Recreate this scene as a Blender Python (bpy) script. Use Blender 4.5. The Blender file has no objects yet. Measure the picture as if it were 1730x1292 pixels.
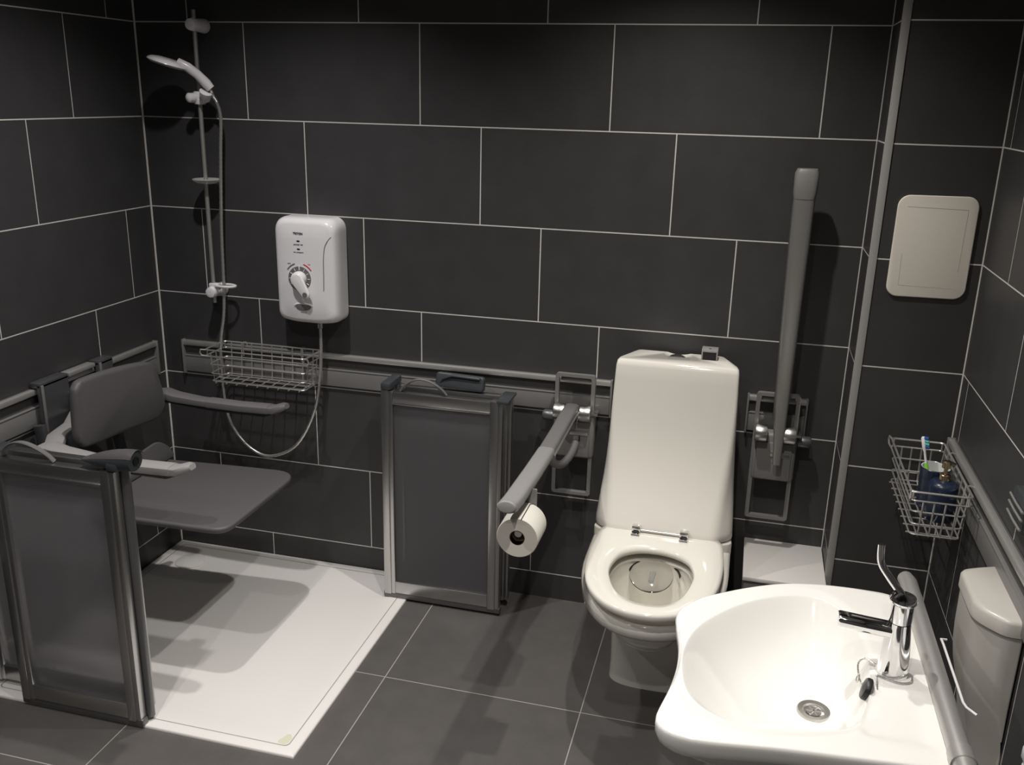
import bpy, bmesh, math, random
from mathutils import Vector, Matrix
PI = math.pi
C = bpy.context.scene.collection
random.seed(4)

# ------------------------------------------------------------------ helpers
def V(*a): return Vector(a)

class G:
    """collects shapes into one bmesh"""
    def __init__(s): s.bm = bmesh.new()
    def _loops(s, rings, closed=True, cap0=True, cap1=True):
        bm = s.bm
        vr = [[bm.verts.new(p) for p in r] for r in rings]
        n = len(vr[0])
        for a, b in zip(vr[:-1], vr[1:]):
            for i in range(n if closed else n - 1):
                j = (i + 1) % n
                try: bm.faces.new((a[i], a[j], b[j], b[i]))
                except ValueError: pass
        if cap0: bm.faces.new(vr[0][::-1])
        if cap1: bm.faces.new(vr[-1])
        return s
    loft = _loops
    def ring_closed(s, rings):
        """rings joined into a torus-like closed surface"""
        return s._loops(rings + [rings[0]], cap0=False, cap1=False)
    def box(s, x0, x1, y0, y1, z0, z1, bev=0.0, seg=2):
        t = bmesh.new()
        bmesh.ops.create_cube(t, size=1)
        for v in t.verts:
            v.co = Vector(((x0 + x1) / 2 + v.co.x * (x1 - x0), (y0 + y1) / 2 + v.co.y * (y1 - y0), (z0 + z1) / 2 + v.co.z * (z1 - z0)))
        if bev > 0:
            bmesh.ops.bevel(t, geom=list(t.edges), offset=bev, segments=seg, affect='EDGES', profile=.5)
        me = bpy.data.meshes.new('tmp'); t.to_mesh(me); t.free()
        s.bm.from_mesh(me); bpy.data.meshes.remove(me)
        return s
    def tube(s, pts, r, n=10, closed=False, flat=None, up=None):
        """pts path; r number or list; flat=(a,b) cross-section half sizes"""
        P = [Vector(p) for p in pts]; m = len(P)
        rr = r if isinstance(r, (list, tuple)) else [r] * m
        T = []
        for i in range(m):
            if closed: t = P[(i + 1) % m] - P[i - 1]
            else: t = P[min(i + 1, m - 1)] - P[max(i - 1, 0)]
            T.append(t.normalized())
        u = Vector(up) if up else (Vector((0, 0, 1)) if abs(T[0].z) < .9 else Vector((0, 1, 0)))
        rings = []
        for i in range(m):
            u = (u - T[i] * u.dot(T[i])).normalized(); w = T[i].cross(u)
            a = []
            for k in range(n):
                th = 2 * PI * k / n
                if flat:
                    fa, fb = flat; q = rr[i]
                    ct, st = math.cos(th), math.sin(th)
                    ex = .55
                    cx = math.copysign(abs(ct) ** ex, ct) * fa * q; sx = math.copysign(abs(st) ** ex, st) * fb * q
                    a.append(P[i] + w * cx + u * sx)
                else:
                    a.append(P[i] + (w * math.cos(th) + u * math.sin(th)) * rr[i])
            rings.append(a)
        if closed: return s._loops(rings + [rings[0]], cap0=False, cap1=False)
        return s._loops(rings)
    def lathe(s, prof, o, axis=(0, 0, 1), n=32, cap0=True, cap1=True):
        """prof [(r, h)] about axis through o"""
        ax = Vector(axis).normalized(); o = Vector(o)
        u = ax.orthogonal().normalized(); w = ax.cross(u)
        rings = [[o + ax * h + (u * math.cos(2 * PI * k / n) + w * math.sin(2 * PI * k / n)) * max(r, 1e-5) for k in range(n)] for r, h in prof]
        return s._loops(rings, cap0=cap0, cap1=cap1)
    def prism(s, outline, o, U, W, N, t0, t1, bev=0.0, seg=3):
        """2D outline extruded along N from t0 to t1, with rounded edges"""
        o, U, W, N = Vector(o), Vector(U), Vector(W), Vector(N)
        k = len(outline); nor = []
        area = sum(outline[i][0] * outline[(i + 1) % k][1] - outline[(i + 1) % k][0] * outline[i][1] for i in range(k))
        sg = 1 if area > 0 else -1
        for i in range(k):
            a, b = Vector(outline[i - 1]), Vector(outline[(i + 1) % k]); d = (b - a).normalized()
            nor.append(Vector((-d.y, d.x)) * sg)
        lev = []
        if bev > 0:
            for j in range(seg + 1):
                th = PI / 2 * j / seg; lev.append((bev * (1 - math.sin(th)), t0 + bev * (1 - math.cos(th))))
            for j in range(seg + 1):
                th = PI / 2 * (1 - j / seg); lev.append((bev * (1 - math.sin(th)), t1 - bev * (1 - math.cos(th))))
        else: lev = [(0, t0), (0, t1)]
        rings = [[o + U * (p[0] + q.x * ins) + W * (p[1] + q.y * ins) + N * t for p, q in zip(outline, nor)] for ins, t in lev]
        return s._loops(rings)
    def ellipsoid(s, c, r, nu=20, nv=12, rot=None):
        c = Vector(c); rings = []
        for j in range(1, nv):
            ph = PI * j / nv; ring = []
            for i in range(nu):
                th = 2 * PI * i / nu
                p = Vector((r[0] * math.sin(ph) * math.cos(th), r[1] * math.sin(ph) * math.sin(th), -r[2] * math.cos(ph)))
                if rot: p = rot @ p
                ring.append(c + p)
            rings.append(ring)
        return s._loops(rings)
    def xform(s, M):
        bmesh.ops.transform(s.bm, matrix=M, verts=s.bm.verts); return s

def obj(name, g, mat, parent=None, sharp=.7, kind=None):
    bm = g.bm
    bmesh.ops.recalc_face_normals(bm, faces=bm.faces)
    me = bpy.data.meshes.new(name); bm.to_mesh(me); bm.free()
    me.polygons.foreach_set('use_smooth', [True] * len(me.polygons))
    me.set_sharp_from_angle(angle=sharp)
    me.materials.append(mat)
    o = bpy.data.objects.new(name, me); C.objects.link(o)
    if parent is not None:
        o.parent = parent
        o.matrix_parent_inverse = parent_world(parent).inverted()
    if kind: o['kind'] = kind
    return o
def parent_world(p):
    M = p.matrix_basis.copy()
    if p.parent is not None: M = parent_world(p.parent) @ p.matrix_parent_inverse @ M
    return M
def tag(o, label, cat, group=None):
    o['label'] = label; o['category'] = cat
    if group: o['group'] = group
    return o
def thing(name, label, cat, loc, group=None):
    o = bpy.data.objects.new(name, None); C.objects.link(o)
    o.location = loc; o.empty_display_size = .05
    return tag(o, label, cat, group)
def part_label(o, l): o['label'] = l; return o

def rrect(w, h, r, seg=6):
    pts = []
    rs = r if isinstance(r, (list, tuple)) else [r] * 4
    for (sx, sy, a0, q) in ((1, 1, 0, rs[0]), (-1, 1, 90, rs[1]), (-1, -1, 180, rs[2]), (1, -1, 270, rs[3])):
        cx, cy = sx * (w / 2 - q), sy * (h / 2 - q)
        for k in range(seg + 1):
            a = math.radians(a0 + 90 * k / seg); pts.append((cx + q * math.cos(a), cy + q * math.sin(a)))
    return pts
def roundpoly(pts, rad, seg=5):
    n = len(pts); out = []
    rad = rad if isinstance(rad, (list, tuple)) else [rad] * n
    for i in range(n):
        p, a, b = Vector(pts[i]), Vector(pts[i - 1]), Vector(pts[(i + 1) % n])
        da, db = (a - p), (b - p)
        r = min(rad[i], da.length * .45, db.length * .45)
        s, e = p + da.normalized() * r, p + db.normalized() * r
        for k in range(seg + 1):
            t = k / seg; q = s * (1 - t) ** 2 + p * 2 * t * (1 - t) + e * t * t
            out.append((q.x, q.y))
    return out
def catmull(P, per=8, closed=True):
    P = [Vector(p) for p in P]; n = len(P); out = []
    rng = range(n if closed else n - 1)
    for i in rng:
        g = (lambda k: P[k % n]) if closed else (lambda k: P[max(0, min(n - 1, k))])
        a, b, c, d = g(i - 1), g(i), g(i + 1), g(i + 2)
        for k in range(per):
            t = k / per
            out.append(.5 * ((2 * b) + (c - a) * t + (2 * a - 5 * b + 4 * c - d) * t * t + (3 * b - a - 3 * c + d) * t ** 3))
    if not closed: out.append(P[-1])
    return out
def polar(curve, c, n):
    """radius of a star-shaped closed curve about c at n angles"""
    out = []; m = len(curve)
    for k in range(n):
        th = 2 * PI * k / n; d = Vector((math.cos(th), math.sin(th))); best = 0
        for i in range(m):
            a = Vector(curve[i][:2]) - Vector(c); b = Vector(curve[(i + 1) % m][:2]) - Vector(c); e = b - a
            den = d.x * -e.y + d.y * e.x
            if abs(den) < 1e-12: continue
            t = (a.x * -e.y + a.y * e.x) / den; u = (d.x * a.y - d.y * a.x) / den
            if -1e-6 <= u <= 1 + 1e-6 and t > best: best = t
        out.append(best)
    return out
def sstep(a, b, x):
    t = max(0, min(1, (x - a) / (b - a))); return t * t * (3 - 2 * t)

# ------------------------------------------------------------------ materials
def new_mat(name):
    m = bpy.data.materials.new(name); m.use_nodes = True
    nt = m.node_tree; b = nt.nodes['Principled BSDF']; return m, nt, b
def mat(name, col, rough=.5, metal=0.0, spec=.5, coat=0.0, noise=0.0, nscale=40, bump=0.0, bscale=200, trans=0.0, ior=1.45, rvar=0.0):
    m, nt, b = new_mat(name); L = nt.links
    b.inputs['Base Color'].default_value = (*col, 1); b.inputs['Roughness'].default_value = rough
    b.inputs['Metallic'].default_value = metal; b.inputs['Specular IOR Level'].default_value = spec
    b.inputs['Coat Weight'].default_value = coat; b.inputs['Coat Roughness'].default_value = .05
    b.inputs['Transmission Weight'].default_value = trans; b.inputs['IOR'].default_value = ior
    tc = nt.nodes.new('ShaderNodeTexCoord')
    if noise > 0:
        n = nt.nodes.new('ShaderNodeTexNoise'); n.inputs['Scale'].default_value = nscale; n.inputs['Detail'].default_value = 4
        L.new(tc.outputs['Object'], n.inputs['Vector'])
        mx = nt.nodes.new('ShaderNodeMix'); mx.data_type = 'RGBA'
        mx.inputs['A'].default_value = (*[c * (1 - noise) for c in col], 1); mx.inputs['B'].default_value = (*[min(1, c * (1 + noise)) for c in col], 1)
        L.new(n.outputs['Fac'], mx.inputs['Factor']); L.new(mx.outputs['Result'], b.inputs['Base Color'])
    if rvar > 0:
        n2 = nt.nodes.new('ShaderNodeTexNoise'); n2.inputs['Scale'].default_value = 25
        L.new(tc.outputs['Object'], n2.inputs['Vector'])
        mr = nt.nodes.new('ShaderNodeMapRange'); mr.inputs['To Min'].default_value = max(0, rough - rvar); mr.inputs['To Max'].default_value = rough + rvar
        L.new(n2.outputs['Fac'], mr.inputs['Value']); L.new(mr.outputs['Result'], b.inputs['Roughness'])
    if bump > 0:
        n3 = nt.nodes.new('ShaderNodeTexNoise'); n3.inputs['Scale'].default_value = bscale
        L.new(tc.outputs['Object'], n3.inputs['Vector'])
        bp = nt.nodes.new('ShaderNodeBump'); bp.inputs['Strength'].default_value = bump; bp.inputs['Distance'].default_value = .001
        L.new(n3.outputs['Fac'], bp.inputs['Height']); L.new(bp.outputs['Normal'], b.inputs['Normal'])
    return m

def tile_mat(name, uaxis, usign, u0, upitch, shift, z0, vpitch, vaxis, tile, grout, gw, rough, lines=()):
    """staggered tiles: joints at u0 + shift*(row-1) + n*pitch; rows counted down from z0; lines = extra sealed corner lines (axis, value)"""
    m, nt, b = new_mat(name); L = nt.links; N = nt.nodes
    tc = N.new('ShaderNodeTexCoord'); sp = N.new('ShaderNodeSeparateXYZ'); L.new(tc.outputs['Object'], sp.inputs[0])
    def mth(op, a, bb=None, c=None):
        n = N.new('ShaderNodeMath'); n.operation = op
        for i, x in enumerate((a, bb, c)):
            if x is None: continue
            if isinstance(x, (int, float)): n.inputs[i].default_value = x
            else: L.new(x, n.inputs[i])
        return n.outputs[0]
    u = mth('MULTIPLY', sp.outputs[uaxis], usign); v = sp.outputs[vaxis]
    rv = mth('DIVIDE', mth('SUBTRACT', z0, v), vpitch); k = mth('FLOOR', rv); fv = mth('FRACT', rv)
    ru = mth('DIVIDE', mth('SUBTRACT', mth('SUBTRACT', u, u0), mth('MULTIPLY', k, shift)), upitch); ku = mth('FLOOR', ru); fu = mth('FRACT', ru)
    def edge(f, p): return mth('LESS_THAN', mth('MULTIPLY', mth('MINIMUM', f, mth('SUBTRACT', 1.0, f)), p), gw / 2)
    mask = mth('MAXIMUM', edge(fv, vpitch), edge(fu, upitch))
    for ax, val in lines:
        mask = mth('MAXIMUM', mask, mth('LESS_THAN', mth('ABSOLUTE', mth('SUBTRACT', sp.outputs[ax], val)), gw * .8))
    cb = N.new('ShaderNodeCombineXYZ'); L.new(k, cb.inputs[0]); L.new(ku, cb.inputs[1])
    wn = N.new('ShaderNodeTexWhiteNoise'); wn.noise_dimensions = '2D'; L.new(cb.outputs[0], wn.inputs['Vector'])
    no = N.new('ShaderNodeTexNoise'); no.inputs['Scale'].default_value = 9; no.inputs['Detail'].default_value = 8; no.inputs['Roughness'].default_value = .7
    L.new(tc.outputs['Object'], no.inputs['Vector'])
    var = mth('ADD', mth('MULTIPLY', wn.outputs['Value'], .16), mth('MULTIPLY', no.outputs['Fac'], .5))
    var = mth('ADD', var, .67)
    tcol = N.new('ShaderNodeVectorMath'); tcol.operation = 'SCALE'; tcol.inputs[0].default_value = tile; L.new(var, tcol.inputs['Scale'])
    mx = N.new('ShaderNodeMix'); mx.data_type = 'RGBA'; L.new(mask, mx.inputs['Factor']); L.new(tcol.outputs[0], mx.inputs['A']); mx.inputs['B'].default_value = (*grout, 1)
    L.new(mx.outputs['Result'], b.inputs['Base Color'])
    rr = mth('ADD', mth('MULTIPLY', mask, .35), mth('ADD', mth('MULTIPLY', no.outputs['Fac'], .15), rough - .07)); L.new(rr, b.inputs['Roughness'])
    fine = N.new('ShaderNodeTexNoise'); fine.inputs['Scale'].default_value = 260; L.new(tc.outputs['Object'], fine.inputs['Vector'])
    h = mth('ADD', mth('MULTIPLY', mask, -1.0), mth('MULTIPLY', fine.outputs['Fac'], .25))
    bp = N.new('ShaderNodeBump'); bp.inputs['Strength'].default_value = .35; bp.inputs['Distance'].default_value = .001
    L.new(h, bp.inputs['Height']); L.new(bp.outputs['Normal'], b.inputs['Normal'])
    b.inputs['Specular IOR Level'].default_value = .4
    return m

W, D, X2 = 2.3555, .1954, 2.6358          # right corner of back wall, depth of boxing, right wall
ZL, PH = 1.898, .30036
HC, YF = 2.40, -3.5
TILE = (.049, .048, .049); GROUT = (.66, .64, .61)
M = {}
M['wall_back'] = tile_mat('tiles_back', 'X', 1, .3994, .6, .2, ZL, PH, 'Z', TILE, GROUT, .0035, .45, [('X', 0), ('X', W)])
M['wall_left'] = tile_mat('tiles_left', 'Y', -1, .338, .6, .2, ZL, PH, 'Z', TILE, GROUT, .0035, .45, [('Y', 0)])
M['wall_right'] = tile_mat('tiles_right', 'Y', -1, .266, .6, .2, ZL, PH, 'Z', TILE, GROUT, .0035, .45, [('Y', -D)])
M['boxing'] = tile_mat('tiles_boxing', 'X', 1, -9.45, 20, 0, ZL, PH, 'Z', TILE, GROUT, .0035, .45, [('X', X2)])
M['floor'] = tile_mat('tiles_floor', 'X', 1, .491, .602, 0, -.5965, .602, 'Y', (.098, .092, .088), (.36, .34, .32), .003, .47)
M['ceiling'] = mat('ceiling_paint', (.72, .71, .69), .9, noise=.03)
M['alu'] = mat('brushed_aluminium', (.52, .515, .51), .32, metal=1, noise=.03, nscale=60)
M['alu_dark'] = mat('grey_anodised', (.17, .17, .175), .38, metal=.7, noise=.04)
M['rail_band'] = mat('rail_satin', (.25, .245, .24), .42, metal=.3, noise=.03)
M['edge_trim'] = mat('tile_edge_trim', (.36, .35, .34), .5, noise=.03)
M['bar_grey'] = mat('satin_bar', (.36, .355, .345), .36, metal=.65)
M['rail_top'] = mat('rail_top_bar', (.62, .61, .59), .38, metal=.7)
M['grab_steel'] = mat('brushed_bar', (.58, .57, .55), .38, metal=.75)
M['rail_dark'] = mat('rail_groove', (.085, .082, .082), .5)
M['chrome'] = mat('chrome', (.82, .82, .82), .06, metal=1)
M['steel'] = mat('steel_wire', (.66, .65, .63), .32, metal=.8)
M['satin'] = mat('satin_steel', (.60, .59, .56), .33, metal=1)
M['ceramic'] = mat('white_ceramic', (.76, .735, .67), .09, coat=.4)
M['ceramic_basin'] = mat('white_basin', (.80, .79, .755), .12, coat=.3)
M['tray'] = mat('white_tray', (.80, .78, .75), .38, bump=.1, bscale=150)
M['white_plastic'] = mat('white_plastic', (.80, .79, .80), .22, coat=.2)
M['grey_plastic'] = mat('grey_plastic', (.15, .145, .145), .48, bump=.05, bscale=400)
M['lt_grey'] = mat('light_grey_plastic', (.235, .23, .225), .45)
M['seat_grey'] = mat('seat_plastic', (.098, .093, .095), .5, bump=.12, bscale=500)
M['dk_grey'] = mat('dark_grey_plastic', (.045, .05, .055), .4)
M['frost'] = mat('frosted_panel', (.80, .79, .81), .30, trans=.93, ior=1.12, bump=.06, bscale=350)
_nt = M['frost'].node_tree; _b = _nt.nodes['Principled BSDF']; _t = _nt.nodes.new('ShaderNodeBsdfTranslucent'); _t.inputs[0].default_value = (.45, .44, .45, 1)
_m = _nt.nodes.new('ShaderNodeMixShader'); _m.inputs[0].default_value = .2
_nt.links.new(_b.outputs[0], _m.inputs[1]); _nt.links.new(_t.outputs[0], _m.inputs[2]); _nt.links.new(_m.outputs[0], _nt.nodes['Material Output'].inputs[0])
M['pale_grey'] = mat('pale_grey_plastic', (.30, .29, .285), .45)
M['black'] = mat('black_rubber', (.012, .012, .013), .4)
M['cream'] = mat('cream_plastic', (.80, .75, .66), .5, noise=.03, nscale=80)
M['cream_line'] = mat('cream_line', (.50, .46, .41), .6)
M['paper'] = mat('toilet_paper', (.85, .82, .75), .9, bump=.2, bscale=300)
M['paper_edge'] = mat('toilet_paper_edge', (.74, .70, .62), .95, bump=.4, bscale=500)
M['brown'] = mat('cardboard', (.22, .15, .09), .9)
M['clear'] = mat('clear_plastic', (.95, .95, .95), .05, trans=1.0, ior=1.3)
M['translucent'] = mat('cloudy_plastic', (.75, .75, .72), .3, trans=.6, ior=1.3)
M['ink'] = mat('dark_ink', (.06, .06, .075), .6)
M['ink_grey'] = mat('grey_ink', (.16, .16, .18), .6)
M['red'] = mat('red_ink', (.55, .03, .05), .6)
M['dial'] = mat('dial_grey', (.15, .145, .145), .4)
M['navy'] = mat('navy_plastic', (.012, .020, .045), .3, coat=.2)
M['brass'] = mat('brass_pump', (.45, .36, .24), .22, metal=1)
M['green'] = mat('green_plastic', (.22, .62, .06), .35)
M['blue'] = mat('blue_bristle', (.01, .07, .25), .6)
M['teal'] = mat('teal_bristle', (.10, .45, .40), .6)
M['groove'] = mat('seam_grey', (.30, .29, .27), .7)
M['sticker'] = mat('pale_green_sticker', (.66, .68, .52), .5)
M['bin'] = mat('grey_white_plastic', (.52, .50, .46), .33, coat=.1)
M['shelf_white'] = mat('white_panel', (.70, .68, .65), .4)

# ------------------------------------------------------------------ room shell
def struct(name, g, m): return obj(name, g, m, kind='structure')
T = .1
struct('floor', G().box(-T, X2 + T, YF - T, T, -T, 0), M['floor'])
struct('ceiling', G().box(-T, X2 + T, YF - T, T, HC, HC + T), M['ceiling'])
struct('wall_back', G().box(-T, X2 + T, 0, T, 0, HC), M['wall_back'])
struct('wall_left', G().box(-T, 0, YF, 0, 0, HC), M['wall_left'])
struct('wall_right', G().box(X2, X2 + T, YF, 0, 0, HC), M['wall_right'])
struct('wall_front', G().box(-T, X2 + T, YF - T, YF, 0, HC), mat('grey_paint', (.13, .128, .126), .8, noise=.03))
struct('wall_boxing', G().box(W, X2, -D, 0, 0, HC), M['boxing'])
struct('trim_1', G().box(W - .0035, W + .0175, -D - .0035, -D + .004, 0, HC, .001), M['edge_trim'])
struct('trim_2', G().tube([(.004, -.004, .01), (.004, -.004, HC)], .0035, 6), mat('grout_bead', GROUT, .8))

# ------------------------------------------------------------------ shower tray
TR = .997
tr = thing('shower_tray', 'low white square shower tray set into the dark floor in the corner', 'shower tray', (.5, -.5, 0))
g = G()
def sq(ins, z, r):
    pts = []
    x0, x1, y0, y1 = .003 + ins, TR - ins, -1.003 + ins, -.003 - ins
    for (cx, cy, a0, q) in ((x1, y1, 0, r), (x0, y1, 90, r), (x0, y0, 180, r), (x1, y0, 270, r)):
        for k in range(6):
            a = math.radians(a0 + 18 * k); pts.append(Vector((cx + (-q if a0 in (0, 270) else q) + q * math.cos(a), cy + (-q if a0 in (0, 90) else q) + q * math.sin(a), z)))
    return pts
rings = [sq(0, 0, .001), sq(0, .006, .001), sq(.0025, .0085, .002), sq(.031, .0085, .014), sq(.0325, .0055, .014), sq(.034, .0085, .014), sq(.06, .0085, .02), sq(.085, .0045, .03), sq(.2, .003, .04), sq(.46, .002, .02)]
g.loft(rings); obj('tray_body', g, M['tray'], tr, sharp=.9)
g = G(); g.loft([sq(.0312, .0088, .014), sq(.0332, .0088, .014)], cap0=False, cap1=False); part_label(obj('edge_seam', g, M['groove'], tr), 'thin grey seam line inside the rim')
g = G().lathe([(.055, 0), (.055, .004), (.05, .007), (.0, .008)], (.131, -.143, .003), n=32); obj('waste_cover', g, M['tray'], tr)
g = G().prism(roundpoly([(.925, -.965), (.958, -.968), (.962, -.935), (.945, -.92)], .02), (0, 0, 0), (1, 0, 0), (0, 1, 0), (0, 0, 1), .0086, .0089); part_label(obj('sticker', g, M['sticker'], tr), 'pale green sticker in the front corner')

# ------------------------------------------------------------------ mounting rails
def rail(label, a, b, axis, wall, parts_at):
    """axis 'x' along back wall (wall y=0) or 'y' along left (x=0) / right (x=X2)"""
    if axis == 'x': f = lambda t, d, z: (t, -d, z)
    elif wall == 0: f = lambda t, d, z: (d, t, z)
    else: f = lambda t, d, z: (X2 - d, t, z)
    mid = (a + b) / 2
    r = thing('mounting_rail', label, 'wall rail', f(mid, 0, .70), 'wall mounting rails')
    def bx(t0, t1, d0, d1, z0, z1, bev=.0):
        p, q = f(t0, d0, z0), f(t1, d1, z1)
        return (min(p[0], q[0]), max(p[0], q[0]), min(p[1], q[1]), max(p[1], q[1]), z0, z1, bev)
    g = G().box(*bx(a, b, .001, .020, .807, .825, .004)); obj('top_bar', g, M['rail_top'], r)
    g = G().box(*bx(a, b, .001, .012, .708, .768, .002)); g.box(*bx(a, b, .001, .014, .766, .7695, .001)); obj('lower_band', g, M['rail_band'], r)
    g = G().box(*bx(a, b, .0005, .004, .70, .826)); obj('back_plate', g, M['rail_dark'], r)
    for t in (a, b):
        s = 1 if t == a else -1
        g = G().box(*bx(t, t + s * .006, .001, .022, .702, .828, .001)); obj('end_cap', g, M['rail_band'], r)
    return r
rail('long grey mounting rail along the back wall behind the basket and the folded door', .088, 1.655, 'x', 0, 0)
rail('grey mounting rail on the left wall behind the shower chair', -1.15, -.062, 'y', 0, 0)
rail('grey mounting rail along the right wall behind the basin and wire basket', -2.9, -.238, 'y', 1, 0)
rail('short piece of grey mounting rail behind the raised grab rail', 2.077, 2.259, 'x', 0, 0)

# ------------------------------------------------------------------ half-height folding doors
def door(label, x0, x1, bx0, bx1, yf, yb, ztop, side, gx, gside):
    """front leaf x0..x1 at yf, back leaf bx0..bx1 at yb; side = x of the folding joint"""
    zb = .03
    t = thing('shower_door', label, 'shower door', ((x0 + x1) / 2, (yf + yb) / 2, .009), 'half-height folding shower doors')
    def leaf(nm, a, b, y, lm):
        r = obj(nm, G().box(a + .038, b - .038, y - .003, y + .003, zb + .043, ztop - .037), M['frost'], t)
        part_label(r, 'dark frosted plastic panel')
        for q, xx in (('stile', a), ('stile', b - .04)):
            gg = G().box(xx, xx + .026, y - .016, y + .016, zb - .006, ztop + .004, .003)
            gg.box(xx + .022, xx + .04, y - .013, y + .013, zb - .004, ztop + .002, .003); obj(q, gg, lm, r)
        gg = G().box(a + .04, b - .04, y - .014, y + .014, ztop - .038, ztop, .002); gg.box(a + .04, b - .04, y - .018, y - .01, ztop - .041, ztop - .035, .001); obj('top_rail', gg, lm, r)
        gg = G().box(a + .04, b - .04, y - .014, y + .014, zb, zb + .045, .002); obj('bottom_rail', gg, lm, r)
        return r
    f = leaf('front_panel', x0, x1, yf, M['alu']); bk = leaf('back_panel', bx0, bx1, yb, M['alu'])
    obj('sill_seal', G().box(x0 - .004, x1 + .004, yf - .012, yf + .012, .0092, .03, .003), M['alu_dark'], t)
    # folding joint cap and post
    obj('hinge_post', G().tube([(side, (yf + yb) / 2, .02), (side, (yf + yb) / 2, ztop + .006)], .013, 12), M['alu_dark'], t)
    cx0, cx1 = side - .018, side + .018
    obj('joint_cap', G().box(cx0, cx1, yf - .02, yb + .02, ztop + .004, ztop + .03, .008), M['dk_grey'], t)
    for xx in ((x1 if side < (x0 + x1) / 2 else x0),):
        obj('end_cap', G().box(xx - .02, xx + .02, yf - .018, yb + .02, ztop - .002, ztop + .008, .003), M['dk_grey'], t)
    # strap handle and grip on top
    a0, a1 = gx
    pts = []
    for k in range(15):
        s = k / 14; pts.append((a0 + (a1 - a0) * s, yf + .006 - .018 * math.sin(PI * s) * (1 if gside > 0 else .4), ztop + .002 + .05 * math.sin(PI * s) ** .8))
    obj('strap_handle', G().tube(pts, 1.0, 8, flat=(.009, .0035), up=(0, 0, 1)), M['grey_plastic'], t)
    return t, ztop
dl, zt = door('half-height frosted door folded along the front edge of the shower tray', .16, .545, .012, .535, -1.0, -.945, .765, .545, (.2, .357), 1)
def grip(t, xa, xb, y, z, up, m_top):
    # wing-shaped hand grip: tapering loft from thin tip at xa to tube end at xb
    g = G(); rings = []
    n = 16
    for k in range(9):
        s = k / 8; x = xa + (xb - xa) * s
        hh = .004 + .024 * math.sin(PI / 2 * min(1, s * 1.25)) * (1 if s < .9 else .93); ww = .012 + .016 * math.sin(PI / 2 * min(1, s * 1.4))
        cz = z + up * s
        rings.append([Vector((x, y + ww * math.cos(2 * PI * i / n), cz + hh * math.sin(2 * PI * i / n))) for i in range(n)])
    g.loft(rings); gr = obj('hand_grip', g, M['dk_grey'], t); part_label(gr, 'dark grey moulded hand grip')
    g = G(); rings = []
    for k in range(9):
        s = k / 8; x = xa + .004 + (xb - xa + .002) * s
        hh = .005 + .024 * math.sin(PI / 2 * min(1, s * 1.25)) * (1 if s < .9 else .93); ww = .0125 + .0165 * math.sin(PI / 2 * min(1, s * 1.4)); cz = z + up * s
        rings.append([Vector((x, y + ww * math.cos(a), cz + hh * math.sin(a) + .001)) for a in [math.radians(25 + 130 * i / 10) for i in range(11)]])
    g.loft(rings, closed=False, cap0=False, cap1=False)
    bmesh.ops.solidify(g.bm, geom=list(g.bm.faces), thickness=.002)
    obj('grip_cover', g, m_top, gr)
    obj('grip_hole', G().lathe([(.011, 0), (.011, .004), (.0, .004)], (xb - .0005, y, z + up), (1, 0, 0), n=16), M['black'], gr)
grip(dl, .445, .597, -.99, .785, .012, M['grey_plastic'])
dr, zt = door('half-height frosted door folded flat against the back wall beside the toilet paper', .92, 1.332, .93, 1.345, -.16, -.09, .766, .938, (.985, 1.14), 1)
g = G().prism(rrect(.165, .05, .012), (1.165, -.085, .795), (1, 0, -.03), (0, .25, .97), (0, -.97, .25), -.014, .014, .006)
gp = obj('hand_grip', g, M['dk_grey'], dr); part_label(gp, 'dark grey moulded hand grip')
obj('grip_lip', G().tube([(1.09, -.095, .778), (1.11, -.1, .806), (1.14, -.1, .818), (1.235, -.1, .815)], .005, 8), M['dk_grey'], gp)

# ------------------------------------------------------------------ fold-down shower seat
ss = thing('shower_chair', 'grey wall-hung shower chair with backrest and armrests on the left wall rail', 'shower chair', (.05, -.525, .70))
out = roundpoly([(.115, -.745), (.666, -.728), (.668, -.276), (.45, -.288), (.115, -.315)], [.03, .055, .085, .1, .03], 8)
g = G().prism(out, (0, 0, 0), (1, 0, 0), (0, 1, 0), (0, 0, 1), .471, .49, .0075, 4)
obj('seat', g, M['seat_grey'], ss)
for yy in (-.68, -.37): obj('seat_support', G().box(.03, .2, yy - .02, yy + .02, .445, .4705, .006), M['alu_dark'], ss)
for yy in (-.68, -.37):
    obj('seat_arm', G().tube([(.035, yy, .72), (.05, yy, .62), (.07, yy, .5), (.11, yy, .46)], 1, 10, flat=(.018, .011)), M['alu_dark'], ss)
obj('rear_flap', G().prism(roundpoly([(-.66, .485), (-.60, .535), (-.468, .555), (-.353, .563), (-.305, .53), (-.278, .484)], .03), (.2, 0, 0), (0, 1, 0), (-.12, 0, 1), (1, 0, .12), 0.055, .066, .004), M['seat_grey'], ss)
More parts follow.
